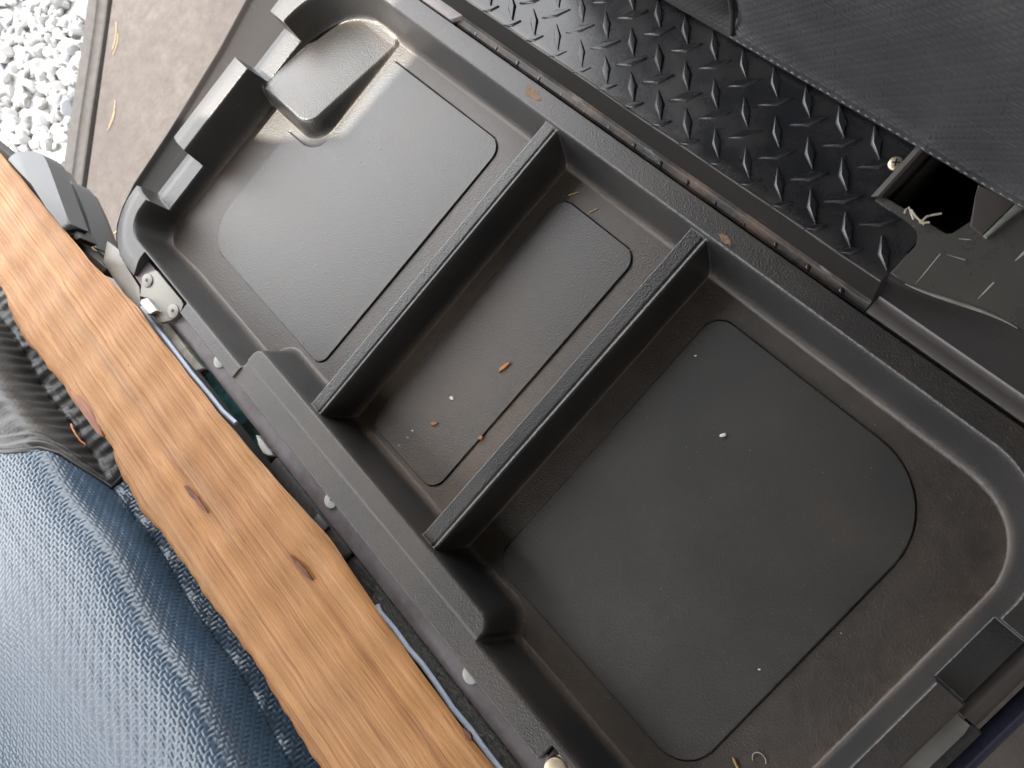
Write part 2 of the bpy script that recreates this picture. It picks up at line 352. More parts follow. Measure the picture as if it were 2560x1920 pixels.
# ------------------------------------------------------------------ cart body and roof (shade the tray stands in)
cb = empty('cart_body', (-0.4, 0.0, SZ), 'dark seat pod carrying the storage tray', 'cart body')
prism('pod', [(-0.90, -0.43), (0.118, -0.43), (0.118, 0.45), (-0.90, 0.45)], SZ + 0.12, -0.085, M['dark'], cb, bevel=0.01)
rf = empty('cart_roof', (-0.2, -0.2, 1.12), 'dark flat canopy roof over the cart seat', 'roof')
RO = SUN_AZ.to_2d() * (1.12 / math.tan(SUN_EL))           # a roof point this far towards the sun shades the tray point
def rp(x, y): return (x + RO.x, y + RO.y)
prism('canopy', [rp(-1.60, -0.42), rp(-1.60, -0.98), (0.95, -0.98 + RO.y), (0.95, 1.05), (-0.76 + RO.x + 0.18, 1.05), rp(-0.772, 0.14), rp(-0.782, -0.048), rp(-0.90, -0.118)], 1.12, 1.17, M['roof'], rf, bevel=0.01)  # outline stepped to set where the sun patch falls on the tray

wall = prism('blocker_wall', [(1.15, -3.5), (1.30, -3.5), (1.30, 3.5), (1.15, 3.5)], GZ, 2.5, M['wallm'], bevel=0.01)  # unseen wall added to keep light from the right off the tray
tag(wall, 'dark wall added out of view to block light beside the cart', 'wall')
cw = empty('front_blocker', (-0.4, -1.3, SZ), 'dark block added out of view to cut sky light from the front', 'blocker')
prism('blocker', [(-1.02, -1.50), (0.25, -1.50), (0.25, -1.22), (-1.02, -1.22)], SZ + 0.2, 0.30, M['dark'], cw, bevel=0.04, seg=4)  # unseen block added to hold back low sky light from the front

# ------------------------------------------------------------------ storage tray as one moulded height field, split into parts
D = 0.055
def smin(a, b, k):
    h = np.clip(0.5 + 0.5 * (b - a) / k, 0, 1); return b * (1 - h) + a * h - k * h * (1 - h)
def smax(a, b, k): return -smin(-a, -b, k)
def rrect(x, y, x0, x1, y0, y1, rnl, rnr, rfr, rfl):
    cx, cy = (x0 + x1) / 2, (y0 + y1) / 2; px, py = x - cx, y - cy
    r = np.where(px < 0, np.where(py < 0, rnl, rfl), np.where(py < 0, rnr, rfr))
    qx, qy = np.abs(px) - (x1 - x0) / 2 + r, np.abs(py) - (y1 - y0) / 2 + r
    return np.minimum(np.maximum(qx, qy), 0) + np.hypot(np.maximum(qx, 0), np.maximum(qy, 0)) - r
PADS = [(-0.838, -0.560, -0.242, 0.092, 0.050, 0.014, 0.020, 0.02),
        (-0.457, -0.341, -0.241, 0.087, 0.018, 0.018, 0.018, 0.018),
        (-0.238, 0.023, -0.241, 0.091, 0.024, 0.034, 0.075, 0.020)]
def sstep(a, b, x): t_ = np.clip((x - a) / (b - a), 0, 1); return t_ * t_ * (3 - 2 * t_)

def tray_field(x, y):
    dC = rrect(x, y, -0.905, 0.0965, -0.2975, 0.134, 0.034, 0.05, 0.085, 0.10)
    dL = rrect(x, y, -0.606, -0.183, -0.6, -0.2655, 0.01, 0.01, 0.014, 0.012)
    dR = rrect(x, y, -0.23, 0.4, -0.6, -0.2885, 0.01, 0.01, 0.01, 0.01)
    d = smax(smax(dC, -dL, 0.004), -dR, 0.004)
    run = 0.0125 + 0.003 * sstep(0.04, 0.125, y) - 0.005 * sstep(0.01, 0.08, x); run = run + (0.009 - run) * sstep(-0.80, -0.88, x)
    t_ = -d
    z = -smin(np.full_like(x, D), smax(np.zeros_like(x), t_ * D / run, 0.010), 0.024)
    for xc, hw in ((-0.4925, 0.0105), (-0.2875, 0.0113)):
        zd = -0.0065 - smax(np.zeros_like(x), (np.abs(x - xc) - hw) * 8.5, 0.014)
        zd = zd + 0.0012 * np.exp(-((x - xc - hw + 0.0045) / 0.0012) ** 2) * -1
        kk = 0.0006 + 0.0104 * sstep(-0.001, -0.014, d) * 1.25; z = np.where(d < 0, smax(z, np.maximum(zd, -0.2), kk), z)
    dh = rrect(x, y, -0.960, -0.780, -0.052, 0.122, 0.03, 0.032, 0.016, 0.03)
    zt = -0.0235 - 0.025 * np.clip((y + 0.05) / 0.155, 0, 1)
    zh = smin(zt - 6 * (x + 0.84) ** 2 * 0.25, -D - 0.004 - dh * 3.4, 0.016)
    z = smax(z, zh, 0.009)
    ledge = (x > -0.606) & (x < -0.183)
    z = np.where(ledge, z - 0.0022 * sstep(-0.2855, -0.2885, y), z)
    for side, nots, zb in ((x < -0.8935, ((-0.2495, -0.1735), (-0.0325, 0.036)), -0.0325), (x > 0.03, ((-0.2495, -0.1735), (-0.028, 0.035)), -0.013)):
        for a, b in nots:
            db = np.abs(y - (a + b) / 2) - (b - a) / 2
            zn = zb + smax(np.zeros_like(x), db * 11, 0.004)
            z = np.where(side, smin(z, zn, 0.003), z)
    for x0, x1, yy in ((-0.845, -0.737, -0.3025), (-0.068, 0.3, -0.2985)):
        dx = np.abs(x - (x0 + x1) / 2) - (x1 - x0) / 2; db = np.maximum(dx, y - yy)
        z = np.minimum(z, -0.05 + np.maximum(db, 0) * 18)
    dO = rrect(x, y, -0.927, 0.1195, -0.3145, 0.158, 0.055, 0.03, 0.03, 0.07)
    slope = np.where(x < -0.84, 0.42, 5.0)
    z = z - smax(np.zeros_like(x), dO * slope, 0.003)
    for p in PADS:
        z = z - 0.0016 * sstep(0.0022, 0.0008, rrect(x, y, *p)) * sstep(-0.0475, -0.0535, z) * sstep(0.006, 0.014, dh)
    z = z + 0.0004 * np.sin(x * 23 + y * 17) * sstep(-0.0525, -0.0548, z)
    return z, dO, dh, d

def build_tray():
    h = 0.00125
    xs = np.arange(-0.954, 0.1246, h); ys = np.arange(-0.338, 0.1635, h)
    X, Y = np.meshgrid(xs, ys, indexing='ij')
    Zf, dO, dh, dC = tray_field(X, Y)
    e = 1e-4
    gx = (tray_field(X + e, Y)[0] - tray_field(X - e, Y)[0]) / (2 * e); gy = (tray_field(X, Y + e)[0] - tray_field(X, Y - e)[0]) / (2 * e)
    Nn = np.stack([-gx, -gy, np.ones_like(gx)], -1).reshape(-1, 3); Nn /= np.linalg.norm(Nn, axis=1)[:, None]
    P = np.stack([X, Y, Zf], -1).reshape(-1, 3); Fq = grid_faces(len(xs), len(ys))
    fcx, fcy = P[Fq, 0].mean(1), P[Fq, 1].mean(1)
    z_, o_, h_, c_ = tray_field(fcx, fcy)
    lim = np.where(fcx < -0.84, 0.0215, 0.0042)
    keep = o_ < lim
    div1 = (np.abs(fcx + 0.4925) < 0.0185) & (c_ < -0.004) & (z_ > -0.0535); div2 = (np.abs(fcx + 0.2875) < 0.0205) & (c_ < -0.004) & (z_ > -0.0535)
    hump = (h_ < 0.001) & (z_ > -0.0515) & (c_ < -0.010) & ~((fcy > 0.1)) & (fcx < -0.75)
    # dirt that has settled on the floor and along its edges
    fl = sstep(-0.044, -0.053, P[:, 2])
    edge = np.exp(-np.maximum(-dC.reshape(-1) - 0.012, 0) / 0.012)
    mid = sstep(-0.52, -0.47, P[:, 0]) * sstep(-0.25, -0.32, P[:, 0])
    dirt = fl * (0.22 + 0.34 * edge + 0.75 * mid * sstep(0.06, -0.22, P[:, 1]) + 0.15 * mid)
    dirt += 0.14 * fl * sstep(-0.05, -0.24, P[:, 1]) * sstep(-0.3, -0.2, P[:, 0])
    dirt += 0.10 * fl + 0.12 * (P[:, 2] > -0.004)
    dirt += 0.12 * (P[:, 2] > -0.01) * ((P[:, 1] < -0.262) & (P[:, 0] > -0.62))
    for sx, sy, r in ((-0.533, 0.146, 0.011), (-0.262, 0.142, 0.007)):           # two rusty smears on the far rim
        dirt += 0.0 * P[:, 0]
    root = empty('storage_tray', (-0.4, -0.08, -0.06), 'black moulded plastic storage tray with three compartments', 'storage tray')
    for name, k in (('tray_body', keep & ~div1 & ~div2 & ~hump), ('divider', keep & div1), ('divider', keep & div2), ('hump', keep & hump)):
        p, f, n, used = sub_mesh(P, Fq, k, Nn)
        o = mobj(name, p, f, M['tray'], root, True, normals=n)
        a = o.data.attributes.new('dirt', 'FLOAT', 'POINT'); a.data.foreach_set('value', dirt[used].astype(np.float32))
    for i, p in enumerate(PADS):
        out = rr_outline(p[0], p[1], p[2], p[3], p[4], p[5], p[6], p[7], 14)
        if i == 0:      # this pad steps around the hump
            out = out[:30] + [(-0.7715, 0.092), (-0.7715, -0.030)] + [(-0.7715 - 0.034 * (1 - math.cos(a)) , -0.030 - 0.033 * math.sin(a)) for a in np.linspace(0.2, math.pi / 2, 9)] + [(-0.838, -0.063)] + out[45:]
        o = prism('floor_pad', out, -D - 0.0055, -D + 0.0022, M['pad'], root, bevel=0.0012)
        co = np.array([v.co[:] for v in o.data.vertices])
        amt = (0.04, 0.08, 0.08)[i] + (0.85 if i == 1 else 0.12 if i == 2 else 0.05) * sstep(-0.02, -0.24, co[:, 1])
        a = o.data.attributes.new('dirt', 'FLOAT', 'POINT'); a.data.foreach_set('value', amt.astype(np.float32))
    for sx, sy, w, hh in ((-0.533, 0.1465, 0.013, 0.005), (-0.262, 0.1415, 0.008, 0.003)):
        pts = [(sx + w * random.uniform(.75, 1.1) * math.cos(a), sy + hh * random.uniform(.7, 1.2) * math.sin(a) - 0.1 * w * math.cos(a)) for a in np.linspace(0, 2 * math.pi, 22)[:-1]]
        prism('rust_smear', pts, -0.0005, 0.00035, M['smear'], root, bevel=0)
t = NT('rust_smear'); M['smear'] = t.out(t.ramp(t.noise(240, 4), (0.3, (0.11, 0.085, 0.07)), (0.7, (0.34, 0.19, 0.10))), 0.7)
build_tray()

# ------------------------------------------------------------------ weave relief of the vinyl
def weave(u, v, c):
    U, V = u / c, v / c; i, j = np.floor(U), np.floor(V); k = np.mod(i - j, 4)
    tv = np.mod(V - i + 2, 4) - 2; tu = np.mod(U - j - 3 + 2, 4) - 2
    warp = np.sqrt(np.clip(1 - (2 * (U - i - 0.5)) ** 2, 0, 1)) * (0.35 + 0.65 * np.cos(np.clip(tv, -1, 1) * math.pi / 2) ** 0.6)
    weft = np.sqrt(np.clip(1 - (2 * (V - j - 0.5)) ** 2, 0, 1)) * (0.35 + 0.65 * np.cos(np.clip(tu, -1, 1) * math.pi / 2) ** 0.6)
    return np.where(k < 2, warp, weft)

def pchip(xs, ys, q):
    xs, ys = np.array(xs, float), np.array(ys, float); h = np.diff(xs); dl = np.diff(ys) / h
    m = np.zeros_like(ys); m[0], m[-1] = dl[0], dl[-1]
    for i in range(1, len(xs) - 1):
        m[i] = 0 if dl[i - 1] * dl[i] <= 0 else 2 / (1 / dl[i - 1] + 1 / dl[i])
    i = np.clip(np.searchsorted(xs, q) - 1, 0, len(h) - 1); t_ = (q - xs[i]) / h[i]
    return (2 * t_ ** 3 - 3 * t_ ** 2 + 1) * ys[i] + (t_ ** 3 - 2 * t_ ** 2 + t_) * h[i] * m[i] + (-2 * t_ ** 3 + 3 * t_ ** 2) * ys[i + 1] + (t_ ** 3 - t_ ** 2) * h[i] * m[i + 1]

def surf_normals(P):
    du = np.gradient(P, axis=0); dv = np.gradient(P, axis=1); n = np.cross(du, dv); n /= np.linalg.norm(n, axis=2)[..., None] + 1e-12
    return n

# ------------------------------------------------------------------ vinyl seat cushion lying in front of the tray
def build_cushion():
    root = empty('seat_cushion', (-0.5, -0.6, -0.08), 'blue and black woven vinyl seat cushion under the wooden plank', 'seat cushion')
    prof = [(-0.400, -0.036), (-0.500, -0.0310), (-0.5300, -0.0275), (-0.5375, -0.0245), (-0.5405, -0.0265), (-0.5425, -0.0180), (-0.5440, 0.0050), (-0.5460, 0.0230), (-0.5500, 0.0340),
            (-0.5580, 0.0400), (-0.5800, 0.0425), (-0.64, 0.0390), (-0.74, 0.027), (-0.86, 0.010), (-1.05, -0.03), (-1.30, -0.12)]
    pr = np.array(prof); sl_ = np.r_[0, np.cumsum(np.hypot(*np.diff(pr, axis=0).T))]
    s = np.arange(0, sl_[-1], 0.0012); yy = pchip(sl_, pr[:, 0], s); zz = pchip(sl_, pr[:, 1], s)
    xs = np.arange(-1.10, -0.10, 0.0012)
    Xg, Sg = np.meshgrid(xs, s, indexing='ij')
    cx = 0.006 * np.sin((Xg + 0.70) * 6.0) * sstep(0.08, 0.15, Sg) + 0.003 * np.sin(Xg * 31)
    Yg = np.repeat(yy[None], len(xs), 0) + cx; Zg = np.repeat(zz[None], len(xs), 0)
    # tucks where the vinyl is folded under along the step
    sst = sl_[3]
    tuck = np.exp(-((Sg - sst) / 0.006) ** 2) * (0.0022 * np.sin(Xg * 95 + 1.3 * np.sin(Xg * 21)) + 0.0012 * np.sin(Xg * 37))
    Zg = Zg + tuck; Yg = Yg + tuck * 0.8
    # seam between the two vinyls
    sp = [full(q[0], q[1], q[2]) for q in ((0, 912, 0.066), (60, 890, 0.067), (130, 920, 0.05), (190, 945, 0.01), (228, 952, 0.008))]
    xse = [-1.05, -0.835, -0.77, -0.735, -0.70, -0.672, -0.66]; sse = [sl_[13], sl_[11], sl_[10], sl_[8], sl_[6], sl_[3], sl_[0]]
    xseam = np.interp(s, sse[::-1], xse[::-1]) + 0.006 * np.sin(s * 60)
    dse = Xg - xseam[None]
    black = dse < 0
    wr = (0.0011 * np.sin(Xg * 330 + 40 * Sg + 1.5 * np.sin(Sg * 60)) * sstep(0.06, 0.10, Sg) * sstep(0.24, 0.15, Sg) + 0.0009 * np.sin(Xg * 120 + Sg * 70)) * sstep(0.0, -0.02, dse)
    fold = 0.0035 * np.exp(-((dse + 0.010) / 0.006) ** 2) + 0.002 * np.exp(-((dse + 0.026) / 0.005) ** 2)
    B = np.stack([Xg, Yg, Zg], -1); n = surf_normals(B)
    if n[..., 2].mean() < 0: n = -n
    # vinyl stretched thinner over the crest side: pattern compressed there
    sv = np.r_[0, np.cumsum(np.where((s[1:] > sl_[4]) & (s[1:] < sl_[8]), 1.3, 1.0) * np.diff(s))]
    Vv = np.repeat(sv[None], len(xs), 0)
    wv_ = weave(Xg + 0.02 * np.sin(Sg * 9), Vv, 0.0050)
    amp = np.where(black, 0.00035, 0.00145)
    hgt = wv_ * amp + np.where(black, 0.0012 + wr + fold, 0.0) - 0.0012 * np.exp(-(dse / 0.002) ** 2)
    B = B + n * hgt[..., None]
    P = B.reshape(-1, 3); Fq = grid_faces(len(xs), len(s))[:, ::-1]
    bf = black.reshape(-1)[Fq[:, 0]]
    p, f, _, _ = sub_mesh(P, Fq, ~bf); mobj('blue_cover', p, f, M['blue'], root)
    p, f, _, _ = sub_mesh(P, Fq, bf); mobj('black_cover', p, f, M['blackvinyl'], root)
    idx = np.arange(4, len(s) - 4, 14); pts = []
    for j in idx:
        i = int(np.clip(round((xseam[j] - xs[0]) / 0.0012), 0, len(xs) - 1)); pts.append(tuple(B[i, j] + n[i, j] * 0.0012))
    pts = [q for q in pts if -1.04 < q[0]]
    tube('seam_piping', pts, 0.0032, M['blackvinyl'], root, 10)
    # pale cut edge of the vinyl showing beside the plank
    for name, seq in (('edging', [(205, 510), (330, 690), (520, 930), (700, 1165), (880, 1385), (1000, 1540), (1140, 1659)]),):
        k = 420 / 1659
        pts = [(*bp(300 + x * k + 3, 640 + y * k - 1, -0.014), -0.014 - 0.001 * math.sin(i * 1.7)) for i, (x, y) in enumerate(seq)]
        tube('edging', pts, 0.0030, M['edging'], root, 8)
    k = 860 / 2212
    pts = [(*bp(850 + x * k + 3, 1280 + y * k - 1, -0.014), -0.014) for x, y in ((230, 600), (250, 650), (330, 740), (430, 880), (520, 980), (620, 1120), (720, 1270), (830, 1400), (930, 1540), (1040, 1680), (1300, 2010))]
    tube('edging', pts, 0.0030, M['edging'], root, 8)
build_cushion()

# ------------------------------------------------------------------ wooden plank
def build_plank():
    root = empty('wooden_plank', (-0.5, -0.41, 0.0), 'orange brown wooden plank with a wavy natural edge beside the tray', 'plank')
    ZT = 0.006
    R = [full(x, y, ZT) for x, y in ((-260, 30), (0, 330), (100, 450), (200, 570), (278, 645), (302, 668), (325, 706), (367, 758), (406, 810), (446, 858), (472, 892), (503, 926), (551, 985), (606, 1046), (706, 1155), (810, 1309), (874, 1404), (970, 1535), (1078, 1672), (1300, 1950))]
    L = [full(x, y, ZT) for x, y in ((-300, 220), (0, 632), (25, 705), (60, 752), (100, 800), (150, 868), (200, 930), (228, 960), (240, 1000), (270, 1062), (300, 1110), (350, 1170), (400, 1240), (460, 1325), (530, 1420), (590, 1515), (640, 1600), (690, 1675), (900, 1980))]
    R = np.array(R); L = np.array(L); R = R[np.argsort(R[:, 0])]; L = L[np.argsort(L[:, 0])]
    x0, x1 = -1.30, 0.06
    xs = np.arange(x0, x1, 0.004)
    yr = np.interp(xs, R[:, 0], R[:, 1]); yl = np.interp(xs, L[:, 0], L[:, 1])
    k = np.ones(5) / 5; yr[2:-2] = np.convolve(yr, k, 'valid'); yl[2:-2] = np.convolve(yl, k, 'valid')
    yl = yl + 0.0010 * np.sin(xs * 90) + 0.0007 * np.sin(xs * 231 + 1)
    # cross-section from the underside on the right, over the top, to the rounded live edge on the left
    rows = []
    for x, a, b in zip(xs, yr, yl):
        und = 0.0006 * math.sin(x * 40) + 0.0005 * math.sin(x * 97 + 2)
        sec = [(a - 0.020, ZT - 0.024), (a - 0.012, ZT - 0.016), (a - 0.0022, ZT - 0.0045), (a - 0.0006, ZT - 0.0018), (a - 0.003, ZT)]
        w = a - b
        sec += [(a - w * q, ZT + 0.0008 * math.sin(q * 9 + x * 11)) for q in np.linspace(0.08, 0.88, 14)]
        sec += [(b + 0.010, ZT - 0.0006), (b + 0.005, ZT - 0.0022), (b + 0.0018, ZT - 0.0058), (b + 0.0003, ZT - 0.010), (b + 0.001, ZT - 0.017), (b + 0.006, ZT - 0.024)]
        rows.append([(x, yy, zz + und) for yy, zz in sec])
    o = loft('board', rows, M['wood'], root, sharp=60)
    # resin pockets and knots: shallow dark lenses set in the face
    for px, py, ln, wd, ang in ((424, 1078, 0.050, 0.0055, 0.10), (651, 1226, 0.040, 0.0042, 0.08), (424, 936, 0.024, 0.003, 0.05), (36, 1075, 0.020, 0.004, 0.0), (285, 800, 0.020, 0.0035, -0.1), (1010, 1585, 0.012, 0.004, 0.0)):
        c = full(px, py, ZT); pts = []
        for a in np.linspace(0, 2 * math.pi, 25)[:-1]:
            ex = math.copysign(abs(math.cos(a)) ** 1.6, math.cos(a)); r = 1 + 0.22 * math.sin(a * 3 + px) + 0.15 * math.sin(a * 7 + py)
            u, v = ln / 2 * ex, wd / 2 * math.sin(a) * r
            pts.append((c[0] + u * math.cos(ang) - v * math.sin(ang), c[1] + u * math.sin(ang) + v * math.cos(ang)))
        prism('knot', pts, ZT - 0.003, ZT + 0.0011, M['knot'], root, bevel=0.0)
    bark = [full(x, y, ZT) for x, y in ((150, 842), (176, 858), (199, 884), (217, 918), (222, 944), (208, 934), (184, 900), (161, 868))]
    prism('bark_patch', bark, ZT - 0.012, ZT + 0.0004, M['bark'], root, bevel=0.0003)
build_plank()

# ------------------------------------------------------------------ tread plate behind the tray
PZ = 0.030
def build_plate():
    root = empty('tread_plate', (-0.4, 0.22, 0.0), 'black diamond tread plate between the tray and the seat back', 'tread plate')
    prof = [(0.1600, -0.030), (0.1605, -0.006), (0.1625, -0.004), (0.166, -0.0035), (0.1685, -0.002), (0.1705, 0.002), (0.1795, 0.0265), (0.1808, 0.0290), (0.1835, PZ), (0.19, PZ), (0.215, PZ), (0.2375, PZ), (0.26, PZ), (0.30, PZ), (0.42, PZ)]
    xe = -0.1275
    rows = []; dirt = []
    for x in np.linspace(-0.90, xe, 110):
        r = []
        for y, z in prof:
            if x > -0.143 and y > 0.224: pass
            r.append((x, y, z + 0.0006 * math.sin(x * 30 + y * 20)))
            dirt.append((0.55 if y < 0.1706 else 0.06) * (0.25 + 0.5 * float(sstep(-0.5, -0.25, np.array(x)))) + (0.15 if 0.18 < y < 0.19 else 0))
        rows.append(r)
    # the sheet stops at the body panel and at the square opening
    loft('strip', [r[:6] for r in rows], M['strip'], root, sharp=30); loft('riser', [r[5:8] for r in rows], M['flange'], root, sharp=30)
    m0 = len(prof); dirt = [d for k_, d in enumerate(dirt) if k_ % m0 >= 7]; rows = [r[7:] for r in rows]
    o = loft('plate_sheet', rows, M['plate'], root, sharp=30)
    a = o.data.attributes.new('dirt', 'FLOAT', 'POINT'); a.data.foreach_set('value', np.array(dirt, np.float32))
    bm = bmesh.new(); bm.from_mesh(o.data)
    kill = [f for f in bm.faces if f.calc_center_median().x > -0.178 and f.calc_center_median().y > 0.2375]
    bmesh.ops.delete(bm, geom=kill, context='FACES'); bm.to_mesh(o.data); bm.free()
    # one raised lug: a long diamond with bevelled facets
    ln, wd, hh = 0.0325, 0.0098, 0.0022
    out = [(0.5, 0.0), (0.47, 0.06), (0.25, 0.27), (0.0, 0.5), (-0.25, 0.27), (-0.47, 0.06), (-0.5, 0.0), (-0.47, -0.06), (-0.25, -0.27), (0.0, -0.5), (0.25, -0.27), (0.47, -0.06)]
    n = len(out); rings = [(1.0, 1.0, 0.0), (0.95, 0.80, 0.55), (0.86, 0.50, 0.95)]
    V = [(a * ln * sx, b * wd * sy, zf * hh) for sx, sy, zf in rings for a, b in out] + [(0, 0, hh)]
    Fc = [(r * n + k, r * n + (k + 1) % n, (r + 1) * n + (k + 1) % n, (r + 1) * n + k) for r in range(2) for k in range(n)] + [(2 * n + k, 2 * n + (k + 1) % n, 3 * n) for k in range(n)]
    me = bpy.data.meshes.new('lug'); me.from_pydata(V, [], Fc); me.polygons.foreach_set('use_smooth', [True] * len(me.polygons)); me.materials.append(M['plate']); me.set_sharp_from_angle(angle=math.radians(22))
    tilt = math.atan2(0.0245, 0.009)
    p = 0.03545
    def lug(x, y, ang, sc_=(1, 1, 1)):
        if x > -0.131 or (x > -0.186 and y > 0.229) or y < 0.1605 or y > 0.30: return
        q = bpy.data.objects.new('lug', me); COL.objects.link(q); q.parent = root
        q.matrix_parent_inverse = Matrix.Translation(-root.location)
        q.scale = sc_
        if y > 0.184: q.location = (x, y, PZ - 0.0003); q.rotation_euler = (0, 0, ang)
        elif y > 0.1695:
            q.location = (x, y, 0.002 + (y - 0.1705) * 0.0245 / 0.009); q.rotation_mode = 'QUATERNION'
            q.rotation_quaternion = (Matrix.Rotation(tilt, 3, 'X') @ Matrix.Rotation(ang, 3, 'Z')).to_quaternion()
        else:
            q.location = (x, 0.1645, -0.0042); q.rotation_euler = (0, 0, ang); q.scale = (0.24, 0.6, 0.45)
    for i in range(-17, 8):
        for j in range(0, 3):
            lug(-0.3489 + p * i - 0.0022 * j, 0.2712 - 0.0357 * j, math.radians(-43))
            lug(-0.3360 + p * i - 0.0018 * j, 0.2568 - 0.0380 * j if j < 2 else 0.1868, math.radians(46), (1, 1, 1) if j < 2 else (0.62, 0.8, 0.8))
        lug(-0.330 + p * i, 0.1640, math.radians(-60))
    tube('fold_highlight', [(x, 0.1808 + 0.0002 * math.sin(x * 50), 0.0287 + 0.0006 * math.sin(x * 30 + 3.6)) for x in np.linspace(-0.90, -0.128, 60)], 0.0012, M['glint'], root, 8)  # lighter tube put in as the bright highlight line along the fold
    # countersunk screw
    c = full(1935, 353, PZ + 0.001)
    bm = bmesh.new(); bmesh.ops.create_uvsphere(bm, u_segments=24, v_segments=12, radius=0.0062)
    bmesh.ops.scale(bm, vec=(1, 1, 0.42), verts=bm.verts); bmesh.ops.translate(bm, vec=(c[0], c[1], PZ + 0.0006), verts=bm.verts)
    s = bm_obj('screw', bm, M['brass'], root, sharp=None)
    for a in (0.5, 0.5 + math.pi / 2): rot_box('cross_slot', c, 0.0062, 0.0011, PZ + 0.0024, PZ + 0.0034, a, M['void'], s, bevel=0)
build_plate()
# pale tab left of the plate, coloured with the sunlight on the strip end
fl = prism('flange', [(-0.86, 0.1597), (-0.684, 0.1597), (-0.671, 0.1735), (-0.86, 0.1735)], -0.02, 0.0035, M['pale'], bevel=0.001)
tag(fl, 'pale pinkish tab carrying the sunlit tone of the strip end by the tread plate', 'flange')

# ------------------------------------------------------------------ seat back
def build_seat():
    root = empty('bench_seat', (-0.2, 0.31, PZ), 'dark woven vinyl bench seat backrest with a stitched lower hem', 'bench seat')
    prof = [(0.300, 0.0335), (0.2865, 0.0335), (0.2815, 0.0355), (0.2805, 0.0385), (0.2815, 0.043), (0.2845, 0.060), (0.2855, 0.10), (0.2885, 0.18), (0.299, 0.28), (0.322, 0.40), (0.35, 0.50)]
    pr = np.array(prof); sl_ = np.r_[0, np.cumsum(np.hypot(*np.diff(pr, axis=0).T))]
    st = 0.0011
    s = np.arange(0, sl_[-1], st); yy = pchip(sl_, pr[:, 0], s); zz = pchip(sl_, pr[:, 1], s)
    def sheet(name, xa, xb, mat, amp, cell, bul):
        xs = np.arange(xa, xb, st); Xg, Sg = np.meshgrid(xs, s, indexing='ij')
        edge = np.minimum(Xg - xa, 0.5) if bul > 0 else np.minimum(xb - Xg, 0.5)
        Yg = np.repeat(yy[None], len(xs), 0) + 0.010 * np.exp(-np.maximum(edge, 0) / 0.010) * sstep(0.02, 0.05, Sg); Zg = np.repeat(zz[None], len(xs), 0)
        B = np.stack([Xg, Yg, Zg], -1); n = surf_normals(B)
        if n[..., 1].mean() > 0: n = -n
        B = B + n * (weave(Xg, Sg, cell) * amp * sstep(0.022, 0.030, Sg))[..., None]
        Fq = grid_faces(len(xs), len(s)); mobj(name, B.reshape(-1, 3), Fq, mat, root)
    sheet('back_panel', -0.3705, 0.16, M['seatvinyl'], 0.00085, 0.0041, 1)
    sheet('side_panel', -0.66, -0.3715, M['sidevinyl'], 0.0007, 0.0028, -1)
    # vertical seam piping
    pts = [(-0.371, y - 0.0006 + 0.004 * float(sstep(0.04, 0.08, np.array(z))), z) for y, z in zip(yy[::12], zz[::12]) if z > 0.037]
    tube('seam_piping', pts, 0.0024, M['sidevinyl'], root, 8)
    # stitches along the hem
    V, Fc, off = [], [], 0
    for i, x in enumerate(np.arange(-0.368, 0.15, 0.0076)):
        for q in range(8):
            a = 2 * math.pi * q / 8
            for e in (-1, -0.5, 0.5, 1):
                r = 0.0007 * (1 if abs(e) < 1 else 0.35); V.append((x + e * 0.0021, 0.2790 - 0.0003 + r * math.cos(a), 0.0452 + r * math.sin(a) + 0.0008 * (1 - e * e)))
        for q in range(8):
            for e in range(3): A = off + q * 4 + e; Bq = off + ((q + 1) % 8) * 4 + e; Fc.append((A, Bq, Bq + 1, A + 1))
        off += 32
    mobj('stitching', V, Fc, M['thread'], root)
    # backing body so the cushion has depth
    prism('backing', [(-0.655, 0.330), (0.155, 0.330), (0.155, 0.42), (-0.655, 0.42)], 0.032, 0.46, M['dark'], root, bevel=0.01)
build_seat()

